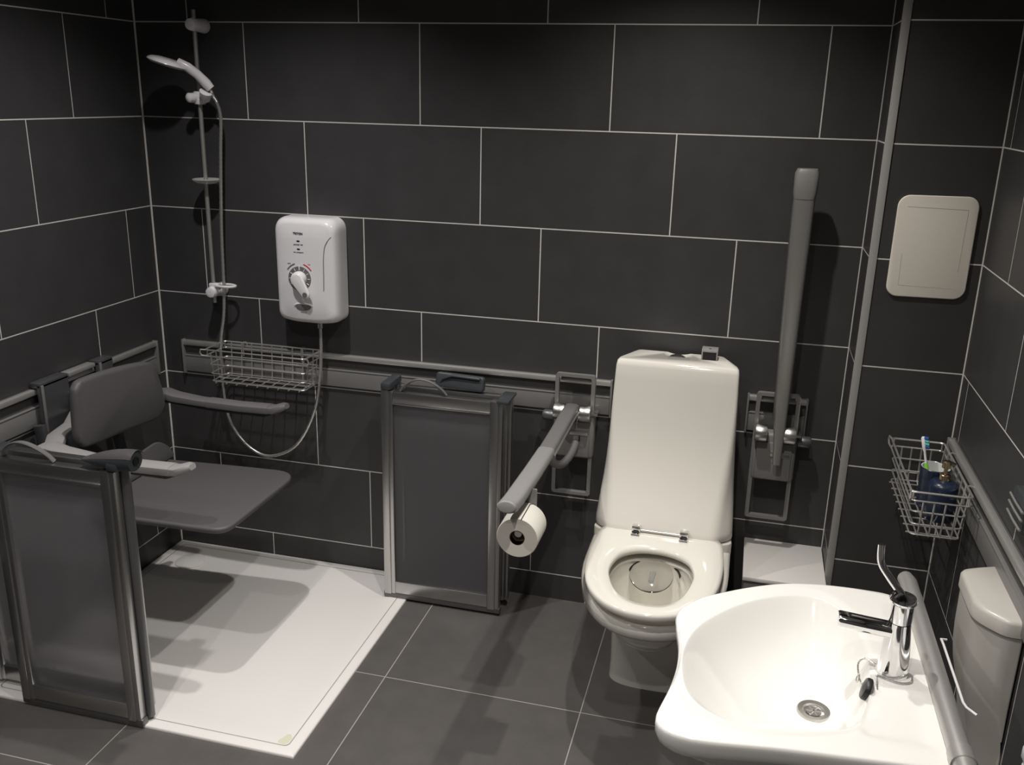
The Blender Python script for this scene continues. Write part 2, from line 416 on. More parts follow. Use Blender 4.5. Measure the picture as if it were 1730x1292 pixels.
# backrest, slightly curved slab
g = G(); rings = []
ol = [(p.x, p.y) for p in catmull([(-.203, .075), (-.193, .10), (-.155, .114), (.0, .104), (.12, .088), (.165, .070), (.185, .035), (.205, -.06), (.195, -.098), (.150, -.115), (.0, -.106), (-.165, -.092), (-.200, -.075), (-.211, -.045), (-.208, .02)], 5)]
for ins, d in ((.012, -.016), (.004, -.013), (0, -.006), (0, .006), (.004, .013), (.012, .016)):
    ring = []
    for (u, v) in ol:
        L_ = math.hypot(u, v); q = (L_ - ins * 1.2) / L_
        uu, vv = u * q, v * q
        ring.append(Vector((.19 + d + .15 * uu * uu, -.515 + uu, .766 + vv + .0)))
    rings.append(ring)
g.loft(rings); obj('backrest', g, M['seat_grey'], ss)
obj('back_support', G().box(.028, .178, -.56, -.46, .72, .79, .01), M['alu_dark'], ss)
def arm(y, m, bm_):
    pts = [(.135, y, .698), (.17, y, .702), (.21, y, .694), (.30, y, .688), (.40, y, .685), (.50, y, .686), (.575, y, .689), (.605, y, .70), (.622, y, .706)]
    a = obj('armrest', G().tube(pts, [1.15, 1.25, 1.15, 1, 1, 1, 1, .95, .6], 14, flat=(.024, .0135), up=(0, 0, 1)), m, ss)
    obj('arm_sleeve', G().tube([(.335, y, .6875), (.45, y, .6855), (.56, y, .6885)], 1.06, 14, flat=(.024, .014), up=(0, 0, 1)), m, a)
    obj('under_bar', G().tube([(.14, y, .682), (.35, y, .668), (.54, y, .668), (.57, y, .68)], 1, 10, flat=(.012, .008), up=(0, 0, 1)), bm_, a)
    s_ = 1 if y < -.5 else -1
    obj('arm_bracket', G().tube([(.06, y + s_ * .24, .72), (.095, y + s_ * .17, .705), (.118, y + s_ * .08, .70), (.165, y + s_ * .01, .70)], [.8, .95, 1.15, 1.1], 12, flat=(.024, .014), up=(0, 0, 1)), m, a)
    obj('pivot', G().tube([(.135, y + s_ * .09, .675), (.135, y + s_ * .13, .675)], .026, 16), M['dk_grey'], a)
arm(-.79, M['pale_grey'], M['grey_plastic']); arm(-.25, M['grey_plastic'], M['dk_grey'])
for y0, y1 in ((-.665, -.545), (-.405, -.335)):
    b = obj('wall_bracket', G().box(.027, .042, y0, y1, .685, .842, .004), M['alu_dark'], ss)
    obj('bracket_hook', G().box(.003, .042, y0, y1, .829, .846, .004), M['alu_dark'], b)
    obj('bracket_edge', G().box(.042, .047, y0, y0 + .01, .69, .84, .002), M['rail_band'], b)
obj('hook_strip', G().box(.004, .036, -.535, -.412, .829, .843, .003), M['rail_top'], ss)

# ------------------------------------------------------------------ riser rail, handset, electric shower
rr = thing('riser_rail', 'slim chrome riser rail with white brackets at the left of the back wall', 'shower rail', (.268, 0, 1.0))
RX = lambda z: .262
obj('pole', G().tube([(.262, -.06, .985), (.262, -.06, 1.93)], .0072, 12), M['grab_steel'], rr)
for z in (1.885, 1.024):
    b = obj('wall_bracket', G().lathe([(.021, 0), (.023, .004), (.021, .03), (.019, .06), (.02, .072), (.017, .084), (.006, .088), (.0, .086)], (.262, -.001, z), (0, -1, 0), n=24), M['white_plastic'], rr)
s = obj('handset_holder', G().lathe([(.017, -.02), (.019, -.016), (.019, .016), (.017, .02)], (.262, -.06, 1.663), (0, 0, 1), n=20), M['white_plastic'], rr)
obj('holder_knob', G().lathe([(.014, 0), (.016, .004), (.015, .024), (.008, .03), (0, .031)], (.252, -.072, 1.663), (-.35, -1, 0), n=20), M['white_plastic'], s)
obj('holder_cone', G().lathe([(.012, 0), (.017, .006), (.021, .034), (.017, .036)], (.288, -.075, 1.655), (.35, -.25, .6), n=20), M['white_plastic'], s)
d = obj('soap_dish', G().lathe([(.0, 0), (.03, .0), (.042, .006), (.047, .012), (.044, .014), (.032, .008), (0, .006)], (.267, -.062, 1.392), (0, 0, 1), n=32), M['translucent'], rr)
# retaining ring for the hose
g = G().tube([(.262 + .047 + .036 * math.cos(a), -.06 + .022 * math.sin(a), 1.047) for a in [2 * PI * k / 24 for k in range(24)]], .0045, 8, closed=True)
g.box(.25, .285, -.072, -.048, 1.04, 1.054, .004); obj('hose_ring', g, M['white_plastic'], rr)

hs = thing('hand_shower', 'white hand shower in its holder with a long looping chrome hose', 'hand shower', (.29, -.075, 1.66))
hc = Vector((.205, -.135, 1.772)); hax = Vector((.28, .08, 1)).normalized()
rot = Vector((0, 0, 1)).rotation_difference(hax)
hd = obj('shower_head', G().lathe([(.04, -.011), (.056, -.010), (.062, -.006), (.06, -.001), (.05, .005), (.03, .009), (0, .010)], hc, hax, n=36), M['white_plastic'], hs)
obj('spray_plate', G().lathe([(.052, 0), (.05, -.003), (0, -.004)], hc - hax * .0105, hax, n=36), M['lt_grey'], hd)
obj('handle', G().tube([(.235, -.125, 1.772), (.262, -.115, 1.756), (.285, -.10, 1.735), (.308, -.088, 1.708), (.32, -.082, 1.692)], [.012, .015, .015, .016, .0135], 16), M['white_plastic'], hs)
hp = [(.318, -.083, 1.692), (.322, -.075, 1.668), (.328, -.065, 1.647), (.334, -.06, 1.601), (.326, -.06, 1.50), (.318, -.06, 1.392), (.31, -.06, 1.27), (.306, -.06, 1.18), (.302, -.06, 1.052), (.294, -.06, .947), (.272, -.055, .85), (.262, -.05, .751), (.268, -.05, .619), (.29, -.05, .531), (.352, -.05, .456), (.435, -.05, .430), (.54, -.05, .484), (.615, -.05, .613), (.644, -.05, .746), (.652, -.05, .831), (.654, -.05, .90), (.654, -.05, .955)]
path = catmull(hp, 14, closed=False)
rad = [.0052 + (.0008 if i % 2 else 0) for i in range(len(path))]
part_label(obj('hose', G().tube(path, rad, 10), M['steel'], hs), 'ribbed chrome hose')
obj('hose_nut', G().tube([(.654, -.05, .925), (.654, -.05, .957)], .010, 12), M['chrome'], hs)

es = thing('electric_shower', 'white electric shower unit with temperature dial on the back wall', 'electric shower', (.625, 0, .94))
g = G(); rings = []
w2 = .1125; zc = 1.12; h2 = .178
prof = [(0, 1.0, 1.0), (.045, 1.0, 1.0), (.062, .985, .99), (.075, .95, .965), (.083, .9, .93), (.0865, .82, .88), (.0885, .55, .6), (.089, .2, .2)]
def esr(q, d, sx, sz):
    o2 = roundpoly([(-w2, -h2 * .94), (-w2 * .45, -h2), (w2 * .45, -h2), (w2, -h2 * .94), (w2, h2), (-w2, h2)], [.06, .03, .03, .06, .045, .045], 8)
    return [Vector((.625 + u * sx, -.002 - d, zc + v * sz)) for u, v in o2]
g.loft([esr(0, *p) for p in prof]); body = obj('cover', g, M['white_plastic'], es, sharp=1.2)
# side contour line
g = G().tube(catmull([(.722, -.0870, 1.242), (.710, -.0893, 1.228), (.699, -.0901, 1.205), (.694, -.0905, 1.165), (.693, -.0908, 1.11), (.691, -.0905, 1.06)], 6, closed=False), [.0006] + [.0015] * 29 + [.0004], 6)
part_label(obj('cover_crease', g, M['lt_grey'], body), 'curved moulding line on the right side')
dx, dz, dy = .606, 1.098, -.0905
obj('dial_plate', G().lathe([(.0, -.002), (.041, -.002), (.041, .0008), (0, .0008)], (dx, dy, dz), (0, -1, 0), n=48), M['dial'], es)
for k, a in enumerate(range(-120, 121, 30)):
    aa = math.radians(90 - a); ln = .0045 if k != 4 else .006
    p, q = (dx + .029 * math.cos(aa), dz + .029 * math.sin(aa)), (dx + (.029 + 2 * ln) * math.cos(aa), dz + (.029 + 2 * ln) * math.sin(aa))
    obj('tick_mark', G().tube([(p[0], dy - .0012, p[1]), (q[0], dy - .0012, q[1])], .0011 if k != 4 else .002, 6), M['white_plastic'], es)
kn = obj('lever_knob', G().lathe([(.026, 0), (.026, .012), (.023, .02), (.014, .025), (0, .026)], (dx, dy - .001, dz), (0, -1, 0), n=32), M['white_plastic'], es)
ang = math.radians(-58); ux, uz = math.cos(ang), math.sin(ang)
ring = [];
def lev(c0, s, hw): return None
ol = []
for k in range(9): a = math.radians(90 + 180 * k / 8); ol.append((.0 + .022 * math.cos(a), .022 * math.sin(a)))
for k in range(9): a = math.radians(-90 + 180 * k / 8); ol.append((.056 + .0145 * math.cos(a), .0145 * math.sin(a)))
obj('lever', G().prism(ol, (dx, dy - .014, dz), (ux, 0, uz), (-uz, 0, ux), (0, -1, 0), 0, .014, .005), M['white_plastic'], kn)
obj('lever_hole', G().lathe([(.0085, 0), (.0085, .0012), (0, .0012)], (dx + .056 * ux, dy - .0278, dz + .056 * uz), (0, -1, 0), n=20), M['dial'], kn)
obj('pointer_mark', G().tube([(dx - .012 * ux - .004, dy - .0265, dz - .012 * uz - .002), (dx - .012 * ux + .002, dy - .0265, dz - .012 * uz - .006)], .0015, 6), M['ink'], kn)
def arc(a0, a1, r, m, nm, w0=.0008, w1=.0026):
    pts = []; n = 12
    for k in range(n + 1):
        a = math.radians(a0 + (a1 - a0) * k / n); pts.append((dx + r * math.cos(a), dy - .0008, dz + r * math.sin(a)))
    obj(nm, G().tube(pts, [1] * (n + 1), 6, flat=(.0022, .0006), up=(0, 1, 0)), m, es)
arc(108, 146, .051, M['ink_grey'], 'cold_arc'); arc(72, 34, .051, M['red'], 'hot_arc')
for z in (1.2225, 1.196):
    obj('indicator_light', G().ellipsoid((.606, -.0908, z), (.0062, .0012, .0026)), M['black'], es)
def text(s, size, x, y, z, m, parent, bold=.0):
    cu = bpy.data.curves.new('t', 'FONT'); cu.body = s; cu.size = size; cu.align_x = 'CENTER'; cu.align_y = 'CENTER'; cu.extrude = .0003; cu.offset = bold
    o = bpy.data.objects.new('t', cu); C.objects.link(o)
    bpy.context.view_layer.update()
    me = bpy.data.meshes.new_from_object(o.evaluated_get(bpy.context.evaluated_depsgraph_get()))
    bpy.data.objects.remove(o); me.materials.append(m)
    q = bpy.data.objects.new('printed_text', me); C.objects.link(q)
    q.parent = parent; q.matrix_parent_inverse = parent_world(parent).inverted()
    q.location = (x, y, z); q.rotation_euler = (PI / 2, 0, 0); return q
YT = -.0912
text('TRITON', .0095, .606, YT, 1.2475, M['ink'], es, .0003)
text('power on', .0085, .606, YT, 1.2115, M['ink_grey'], es, .0002)
text('low pressure', .0068, .606, YT, 1.186, M['ink_grey'], es, .0002)
text('cool', .007, .570, YT, 1.1475, M['ink_grey'], es); text('hot', .007, .642, YT, 1.1475, M['red'], es)
sb = obj('stop_button', G().prism([(.028 * math.cos(a), .0135 * (math.sin(a) if math.sin(a) < 0 else .35 * math.sin(a))) for a in [2 * PI * k / 32 for k in range(32)]], (.615, -.089, 1.005), (1, 0, 0), (0, 0, 1), (0, -1, 0), 0, .0035, .001), M['dial'], es)
obj('button_hood', G().tube([(.615 + .031 * math.cos(a), -.091, 1.0065 + .008 * math.sin(a)) for a in [PI * k / 12 for k in range(13)]], .003, 8), M['white_plastic'], sb)
text('start/stop', .0058, .615, YT + .001, .985, M['ink_grey'], es)

# ------------------------------------------------------------------ wire baskets
def basket(label, L0, depth, h, M_, nlong=9, ndeep=3):
    """local: long axis x 0..L0, depth y 0 (wall) .. -depth, z 0..h"""
    t = thing('wire_basket', label, 'basket', M_.translation, 'wire baskets')
    w = .0022; ins = .012
    def tb(g, pts, r=w, closed=False): g.tube([M_ @ Vector(p) for p in pts], r, 6, closed=closed)
    def loop(z, e, r=.01):
        o2 = rrect(L0 - 2 * e, depth - 2 * e, .012, 4); return [(L0 / 2 + u, -depth / 2 + v, z) for u, v in o2]
    g = G(); tb(g, loop(h, 0), .0028, True); tb(g, loop(h - .022, 0), .0024, True)
    for (x, y) in ((0.006, -.006), (L0 - .006, -.006), (.006, -depth + .006), (L0 - .006, -depth + .006)): tb(g, [(x, y, h), (x, y, h - .022)])
    obj('rim', g, M['steel'], t)
    g = G()
    for z, e in ((h * .55, ins * .6), (h * .27, ins * .85), (0.004, ins)): tb(g, loop(z, e), w, True)
    g2 = g
    obj('hoop', g, M['steel'], t)
    g = G()
    for k in range(nlong):
        x = .03 + (L0 - .06) * k / (nlong - 1)
        tb(g, [(x, -.002, h), (x, -ins, 0), (x, -depth + ins - .006, 0)])
    obj('cross_wires', g, M['steel'], t)
    g = G()
    for k in range(ndeep):
        y = -.03 - (depth - .06) * k / (ndeep - 1)
        tb(g, [(0.003, y, h - .022), (ins, y, .002), (L0 - ins, y, .002), (L0 - .003, y, h - .022)])
    obj('long_wires', g, M['steel'], t)
    for x in (.0, L0):
        s = 1 if x == 0 else -1
        g = G(); tb(g, [(x + s * .004, -depth, h), (x - s * .012, -depth - .004, h + .001), (x - s * .016, -depth - .004, h - .01), (x - s * .010, -depth - .003, h - .02), (x + s * .02, -depth, h - .022)], .0028); obj('end_loop', g, M['steel'], t)
    for x in (L0 * .2, L0 * .8):
        g = G(); tb(g, [(x, -.002, h * .6), (x, -.002, h), (x, .006, h + .001), (x, .022, h - .002), (x, .0235, h - .014)], .0025); obj('rail_hook', g, M['steel'], t)
    return t
basket('empty wire basket hooked on the back wall rail below the electric shower', .375, .125, .118, Matrix.Translation((.268, -.029, .722)))
MB = Matrix.Translation((X2 - .034, -.272, .702)) @ Matrix.Rotation(-PI / 2, 4, 'Z')
basket('wire basket on the right wall rail holding a tumbler and soap dispenser', .375, .135, .118, MB, 8, 4)

# ------------------------------------------------------------------ hinged grab rails
def grab(label, cx, up):
    t = thing('grab_rail', label, 'grab rail', (cx, -.03, .44), 'hinged grab rails beside the toilet')
    # rectangular back frame of flat tube
    xs = .0585; zt, zb = .853, .440; y = -.062
    ol_o = rrect(2 * xs + .012, zt - zb, .010, 4); ol_i = rrect(2 * xs - .012, zt - zb - .02, .006, 4)
    rings = []
    for d in (-.009, .009):
        rings.append([Vector((cx + u, y + d, (zt + zb) / 2 + v)) for u, v in ol_o])
    for d in (.009, -.009):
        rings.append([Vector((cx + u, y + d, (zt + zb) / 2 + v)) for u, v in ol_i])
    g = G().ring_closed(rings); obj('back_frame', g, M['rail_band'], t)
    # bracket body
    sh = .0 if up else .002
    b = obj('bracket', G().box(cx - .06, cx + .068, -.078, -.028, .572, .728, .012, 3), M['lt_grey'], t)
    obj('bracket_face', G().box(cx - .05, cx + .055, -.084, -.076, .58, .70, .003), M['lt_grey'], b)
    obj('cover_plate', G().box(cx - .008, cx + .05, -.087, -.083, .655, .672, .001), M['alu'], b)
    obj('lock_slot', G().box(cx + .022, cx + .026, -.0885, -.083, .636, .654, .0005), M['black'], b)
    obj('rail_clip', G().box(cx - .05, cx + .05, -.058, -.004, .826, .838, .003), M['rail_band'], t)
    obj('bracket_lip', G().box(cx + .055, cx + .078, -.085, -.026, .724, .731, .002), M['alu'], b)
    obj('lower_clip', G().box(cx - .05, cx + .05, -.03, -.003, .66, .706, .003), M['rail_dark'], t)
    kx = cx - .085 if not up else cx + .088
    obj('clamp_knob', G().lathe([(.016, -.02), (.018, -.016), (.018, .016), (.014, .022), (.0, .023)], (kx, -.045, .70), (1 if up else -1, 0, 0), n=20), M['alu_dark'], t)
    # pivot barrels
    for s in (-1, 1):
        obj('pivot_barrel', G().lathe([(.006, -.002), (.025, 0), (.0265, .003), (.0265, .033), (.025, .036), (0, .036)], (cx + s * .024, -.098, .735), (s, 0, 0), n=28), M['satin'], t)
    return t
def lerp(a, b, s): return a + (b - a) * s
gl = grab('grey hinged grab rail folded down left of the toilet with the paper holder', 1.543, False)
pts = [(1.543, -.085, .740), (1.543, -.105, .753), (1.541, -.17, .750), (1.538, -.30, .738), (1.534, -.45, .728)]
obj('arm', G().tube(pts, [.75, .95, 1, 1, 1], 18, flat=(.0235, .014), up=(0, 0, 1)), M['grey_plastic'], gl)
pts = [(1.534, -.44, .7285), (1.531, -.60, .726), (1.527, -.78, .727), (1.526, -.825, .731), (1.526, -.846, .736)]
part_label(obj('arm_pad', G().tube(pts, [1.05, 1.08, 1.08, 1.06, .98], 18, flat=(.0235, .0145), up=(0, 0, 1)), M['lt_grey'], gl), 'lighter grey armrest pad')
obj('arm_edge', G().tube([(1.565, -.12, .745), (1.562, -.3, .733), (1.558, -.45, .722)], .004, 8), M['bar_grey'], gl)
obj('arm_end', G().prism([(.0255 * math.cos(q), .0165 * math.sin(q)) for q in [2 * PI * k / 28 for k in range(28)]], (1.526, -.838, .735), (1, 0, 0), (0, .22, .97), (0, -.97, .22), 0, .014, .005), M['lt_grey'], gl)
obj('brace', G().tube(catmull([(1.556, -.088, .628), (1.553, -.15, .612), (1.546, -.25, .618), (1.540, -.35, .66), (1.537, -.43, .72)], 6, closed=False), .0125, 12), M['grey_plastic'], gl)
ph = obj('paper_holder', G().box(1.532, 1.566, -.69, -.684, .60, .722, .002), M['rail_band'], gl)
obj('spindle', G().tube([(1.541, -.69, .636), (1.541, -.783, .636)], .0095, 14), M['chrome'], ph)
obj('holder_wire', G().tube([(1.560, -.69, .678), (1.551, -.7, .6825), (1.551, -.7935, .6825)], .0016, 6), M['alu_dark'], ph)
RZ = .629; RXc = 1.541
tp = thing('toilet_roll', 'white toilet roll on the holder under the lowered grab rail', 'toilet roll', (RXc, -.74, RZ))
obj('paper', G().lathe([(.020, 0), (.0525, 0), (.054, .002), (.054, .098), (.0525, .1), (.020, .1), (.020, 0)], (RXc, -.692, RZ), (0, -1, 0), n=56, cap0=False, cap1=False), M['paper'], tp)
obj('cut_end', G().lathe([(.0205, .0), (.0522, .0)], (RXc, -.7925, RZ), (0, -1, 0), n=56, cap0=False, cap1=False), M['paper_edge'], tp)
obj('core', G().lathe([(.0202, 0), (.0202, .0995), (.0188, .0995), (.0188, 0)], (RXc, -.692, RZ), (0, -1, 0), n=40, cap0=False, cap1=False), M['brown'], tp)
obj('core_clip', G().lathe([(.0185, 0), (.0185, .02)], (RXc, -.773, RZ), (0, -1, 0), n=40, cap0=False, cap1=False), M['chrome'], tp)

gr = grab('silver hinged grab rail folded upright between the toilet and the boxing', 2.168, True)
pts = [(2.180, -.118, .645), (2.179, -.118, .70), (2.178, -.112, .75), (2.176, -.108, .85), (2.174, -.108, 1.1), (2.173, -.108, 1.44)]
obj('arm', G().tube(pts, [.46, .52, .64, .78, .96, 1.12], 20, flat=(.0265, .02), up=(0, 1, 0)), M['bar_grey'], gr)
obj('arm_end', G().tube([(2.173, -.108, 1.438), (2.173, -.108, 1.455), (2.173, -.108, 1.508), (2.173, -.108, 1.52)], [1.12, 1.22, 1.24, 1.05], 20, flat=(.0265, .021), up=(0, 1, 0)), M['rail_band'], gr)
obj('arm_strip', G().tube([(2.158, -.108, .78), (2.150, -.108, 1.1), (2.1445, -.108, 1.42)], .0035, 8), M['alu_dark'], gr)

# ------------------------------------------------------------------ toilet
TX = 1.866
to = thing('toilet', 'white toilet with tall sculpted cistern and seat without a lid', 'toilet', (TX, -.3, 0))
def dring(hw, yb, ys, yf, z, n=48, ex=2.0, xc=TX, rb=.03):
    """D outline: back at yb with rounded corners, straight sides to ys, rounded front to yf"""
    pts = []
    m = n // 2
    for k in range(m + 1):
        a = PI * k / m; ca, sa = math.cos(a), math.sin(a)
        pts.append((xc + hw * math.copysign(abs(ca) ** (2 / ex), ca), ys - (ys - yf) * abs(sa) ** (2 / ex)))
    for k in range(1, 5): pts.append((xc - hw, lerp(ys, yb - rb, k / 5)))
    for k in range(5):
        a = math.radians(180 - 90 * k / 4); pts.append((xc - hw + rb + rb * math.cos(a), yb - rb + rb * math.sin(a)))
    for k in range(1, 4): pts.append((lerp(xc - hw + rb, xc + hw - rb, k / 4), yb))
    for k in range(5):
        a = math.radians(90 - 90 * k / 4); pts.append((xc + hw - rb + rb * math.cos(a), yb - rb + rb * math.sin(a)))
    for k in range(1, 5): pts.append((xc + hw, lerp(yb - rb, ys, k / 5)))
    return [Vector((p[0], p[1], z)) for p in pts]
R_ = [dring(.122, -.02, -.36, -.435, 0, ex=3), dring(.120, -.02, -.36, -.432, .06, ex=3), dring(.122, -.02, -.36, -.45, .15, ex=2.8), dring(.125, -.02, -.37, -.49, .22, ex=2.6),
      dring(.150, -.02, -.38, -.57, .285, ex=2.4), dring(.178, -.02, -.40, -.675, .335, ex=2.3), dring(.190, -.02, -.42, -.725, .362, ex=2.2), dring(.194, -.02, -.43, -.744, .372, ex=2.2),
      dring(.2005, -.02, -.43, -.764, .374, ex=2.2), dring(.203, -.02, -.43, -.772, .385, ex=2.2), dring(.205, -.02, -.43, -.776, .403, ex=2.2), dring(.204, -.02, -.43, -.773, .418, ex=2.2),
      dring(.197, -.02, -.43, -.763, .4235, ex=2.2), dring(.182, -.02, -.43, -.745, .425, ex=2.2)]
SC = Vector((1.866, -.575)); NS = 96
hole = catmull([(1.752, -.55), (1.758, -.615), (1.786, -.688), (1.826, -.726), (1.872, -.735), (1.918, -.724), (1.953, -.678), (1.972, -.60), (1.976, -.54), (1.958, -.474), (1.92, -.440), (1.868, -.428), (1.812, -.438), (1.77, -.478)], 8)
hr = polar(hole, SC, NS)
# bowl body: outer shell with an open bowl inside
g = G(); g.loft(R_, cap1=False)
rim = polar([(p.x, p.y) for p in R_[-1]], SC, NS)
def pr(rad, z, s=1.0, c=SC): return [Vector((c.x + rad[k] * s * math.cos(2 * PI * k / NS), c.y + rad[k] * s * math.sin(2 * PI * k / NS), z)) for k in range(NS)]
rings = [pr(rim, .425), pr([lerp(a, b, .6) for a, b in zip(rim, hr)], .426), pr(hr, .424, 1.02), pr(hr, .415, 1.06), pr(hr, .39, 1.06), pr(hr, .34, .98), pr(hr, .29, .82, SC + Vector((0, .03))), pr(hr, .25, .58, SC + Vector((0, .05))), pr(hr, .225, .4, SC + Vector((0, .06))), pr(hr, .22, .1, SC + Vector((0, .06)))]
g.loft(rings, cap0=False); obj('bowl', g, M['ceramic'], to, sharp=1.0)
# seat ring
so = catmull([(TX - .172, -.325), (TX - .186, -.42), (TX - .187, -.52), (TX - .176, -.62), (TX - .15, -.697), (TX - .105, -.755), (TX - .05, -.785), (TX, -.792), (TX + .05, -.785), (TX + .105, -.755), (TX + .15, -.697), (TX + .176, -.62), (TX + .187, -.52), (TX + .186, -.42), (TX + .172, -.325), (TX + .1, -.322), (TX, -.321), (TX - .1, -.322)], 6)
orr = polar([(p.x, p.y) for p in so], SC, NS)
def mixr(s): return [lerp(a, b, s) for a, b in zip(orr, hr)]
rings = [pr(orr, .446, .985), pr(orr, .449, .997), pr(orr, .460, 1.0), pr(orr, .4665, .99), pr(mixr(.14), .468), pr(mixr(.5), .468), pr(mixr(.93), .466), pr(hr, .461, 1.0), pr(hr, .452, 1.0), pr(hr, .446, 1.02)]
g = G(); g.ring_closed(rings); obj('seat_ring', g, M['ceramic'], to, sharp=1.2)
for a in (35, 145, 215, 325):
    c_, s_ = math.cos(math.radians(a)), math.sin(math.radians(a)); k_ = int(a / 360 * NS); r_ = lerp(orr[k_], hr[k_], .6)
    obj('seat_buffer', G().lathe([(.012, 0), (.012, .0205)], (SC.x + r_ * c_, SC.y + r_ * s_, .4255), n=16), M['lt_grey'], to)
# cistern housing
prof = [(.4575, .208, -.285, .152, -.334), (.464, .209, -.286, .154, -.337), (.482, .208, -.28, .156, -.330), (.51, .206, -.262, .159, -.315), (.55, .203, -.240, .164, -.292), (.59, .199, -.220, .169, -.272), (.64, .195, -.205, .175, -.251), (.70, .191, -.196, .180, -.233), (.76, .188, -.192, .182, -.220), (.84, .184, -.19, .182, -.210), (.90, .182, -.185, .180, -.204), (.935, .180, -.18, .179, -.200), (.948, .178, -.178, .176, -.196), (.953, .172, -.17, .170, -.188)]
rings = []
for z, ws, ys, wf, yf in prof:
    wb = .13 if z > .9 else lerp(.17, .13, sstep(.6, .95, z))
    tilt = 0
    p2 = [(TX - 0.003 - wb, -.022), (TX - ws, ys), (TX - wf, yf), (TX + wf, yf), (TX + ws, ys), (TX - .003 + wb, -.022)]
    o2 = roundpoly(p2, [.015, .03, .022, .022, .03, .015], 6)
    rings.append([Vector((u, v, z - (.012 * sstep(-.19, -.02, v) if z > .93 else 0))) for u, v in o2])
g = G(); g.loft(rings)
hg = obj('cistern_housing', g, M['ceramic'], to, sharp=1.0)
cut = G().ellipsoid((1.858, -.045, .966), (.066, .062, .033), 32, 20)
co = obj('tmp_cut', cut, M['ceramic'])
md = hg.modifiers.new('b', 'BOOLEAN'); md.operation = 'DIFFERENCE'; md.object = co; md.solver = 'EXACT'
bpy.context.view_layer.update()
me = bpy.data.meshes.new_from_object(hg.evaluated_get(bpy.context.evaluated_depsgraph_get()))
hg.modifiers.clear(); hg.data = me; bpy.data.objects.remove(co)
me.polygons.foreach_set('use_smooth', [True] * len(me.polygons)); me.set_sharp_from_angle(angle=.9)
obj('rear_deck', G().prism(roundpoly([(TX - .165, -.028), (TX - .207, -.30), (TX - .18, -.318), (TX + .18, -.318), (TX + .207, -.30), (TX + .165, -.028)], .02), (0, 0, 0), (1, 0, 0), (0, 1, 0), (0, 0, 1), .40, .452, .004), M['ceramic'], to)
obj('housing_seam', G().prism(roundpoly([(TX - .165, -.03), (TX - .203, -.28), (TX - .15, -.318), (TX + .15, -.318), (TX + .203, -.28), (TX + .165, -.03)], .02), (0, 0, 0), (1, 0, 0), (0, 1, 0), (0, 0, 1), .440, .458), M['groove'], to)
obj('flush_button', G().lathe([(.026, 0), (.026, .006), (.022, .009), (.0, .0095)], (1.856, -.074, .933), (0, -.15, 1), n=32), M['chrome'], to)
hx = []
for x in (1.794, 1.934):
    h = obj('hinge', G().box(x - .013, x + .013, -.352, -.326, .462, .490, .004), M['chrome'], to)
    obj('hinge_foot', G().box(x - .013, x + .013, -.372, -.348, .462, .474, .003), M['chrome'], h)
obj('hinge_rod', G().tube([(1.80, -.338, .474), (1.93, -.338, .474)], .0042, 10), M['satin'], to)
sd = Vector((1.858, -.470, .402))
obj('splash_disc', G().lathe([(.0, 0), (.058, 0), (.062, .003), (.058, .005), (0, .005)], sd, (0, -.45, 1), n=40), M['clear'], to)
obj('spray_arm', G().box(1.852, 1.868, -.49, -.435, .388, .396, .003), M['translucent'], to)
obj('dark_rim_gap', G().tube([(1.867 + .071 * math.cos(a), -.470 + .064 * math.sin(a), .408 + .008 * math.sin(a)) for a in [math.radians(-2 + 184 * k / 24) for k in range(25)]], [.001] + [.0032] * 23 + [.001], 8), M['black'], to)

rm = thing('metal_box', 'small metal open-fronted box standing on top of the toilet cistern', 'box', (1.953, -.085, .945))
g = G().box(1.929, 1.977, -.10, -.05, .971, .977, .001); g.box(1.929, 1.933, -.10, -.05, .9465, .973, .001); g.box(1.973, 1.977, -.10, -.05, .9465, .973, .001); obj('casing', g, M['pale_grey'], rm)
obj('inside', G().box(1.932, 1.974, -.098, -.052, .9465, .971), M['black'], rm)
obj('top_hole', G().lathe([(.0035, 0), (.0035, .0006), (0, .0006)], (1.953, -.078, .977), n=16), M['black'], rm)

# ------------------------------------------------------------------ white ledge and access panel
lg = thing('pipe_box', 'low white-topped box in the corner behind the toilet and basin', 'box', (2.235, -.13, 0))
obj('top_panel', G().box(2.113, W - .002, -.272, -.001, .322, .335, .0015), M['shelf_white'], lg)
obj('casing', G().box(2.118, W - .003, -.264, -.002, 0, .322, .001), M['lt_grey'], lg)
ap = thing('access_panel', 'cream rounded plastic access panel on the right boxing', 'access panel', (2.505, -D, 1.2))
cxp, czp = 2.5045, 1.336
obj('cover', G().prism(rrect(.198, .270, .03, 8), (cxp, -D, czp), (1, 0, .012), (0, 0, 1), (0, -1, 0), .0, .007, .003), M['cream'], ap)
il = rrect(.148, .208, .006, 3)
def seg(a, b): return G().tube([(cxp + a[0], -D - .0069, czp + a[1]), (cxp + b[0], -D - .0069, czp + b[1])], .0006, 6)
for a, b in (((-.074, .104), (.074, .102)), ((.074, .102), (.072, -.06)), ((-.07, -.104), (.066, -.106)), ((-.072, -.02), (-.07, -.104))): obj('moulded_line', seg(a, b), M['cream_line'], ap)

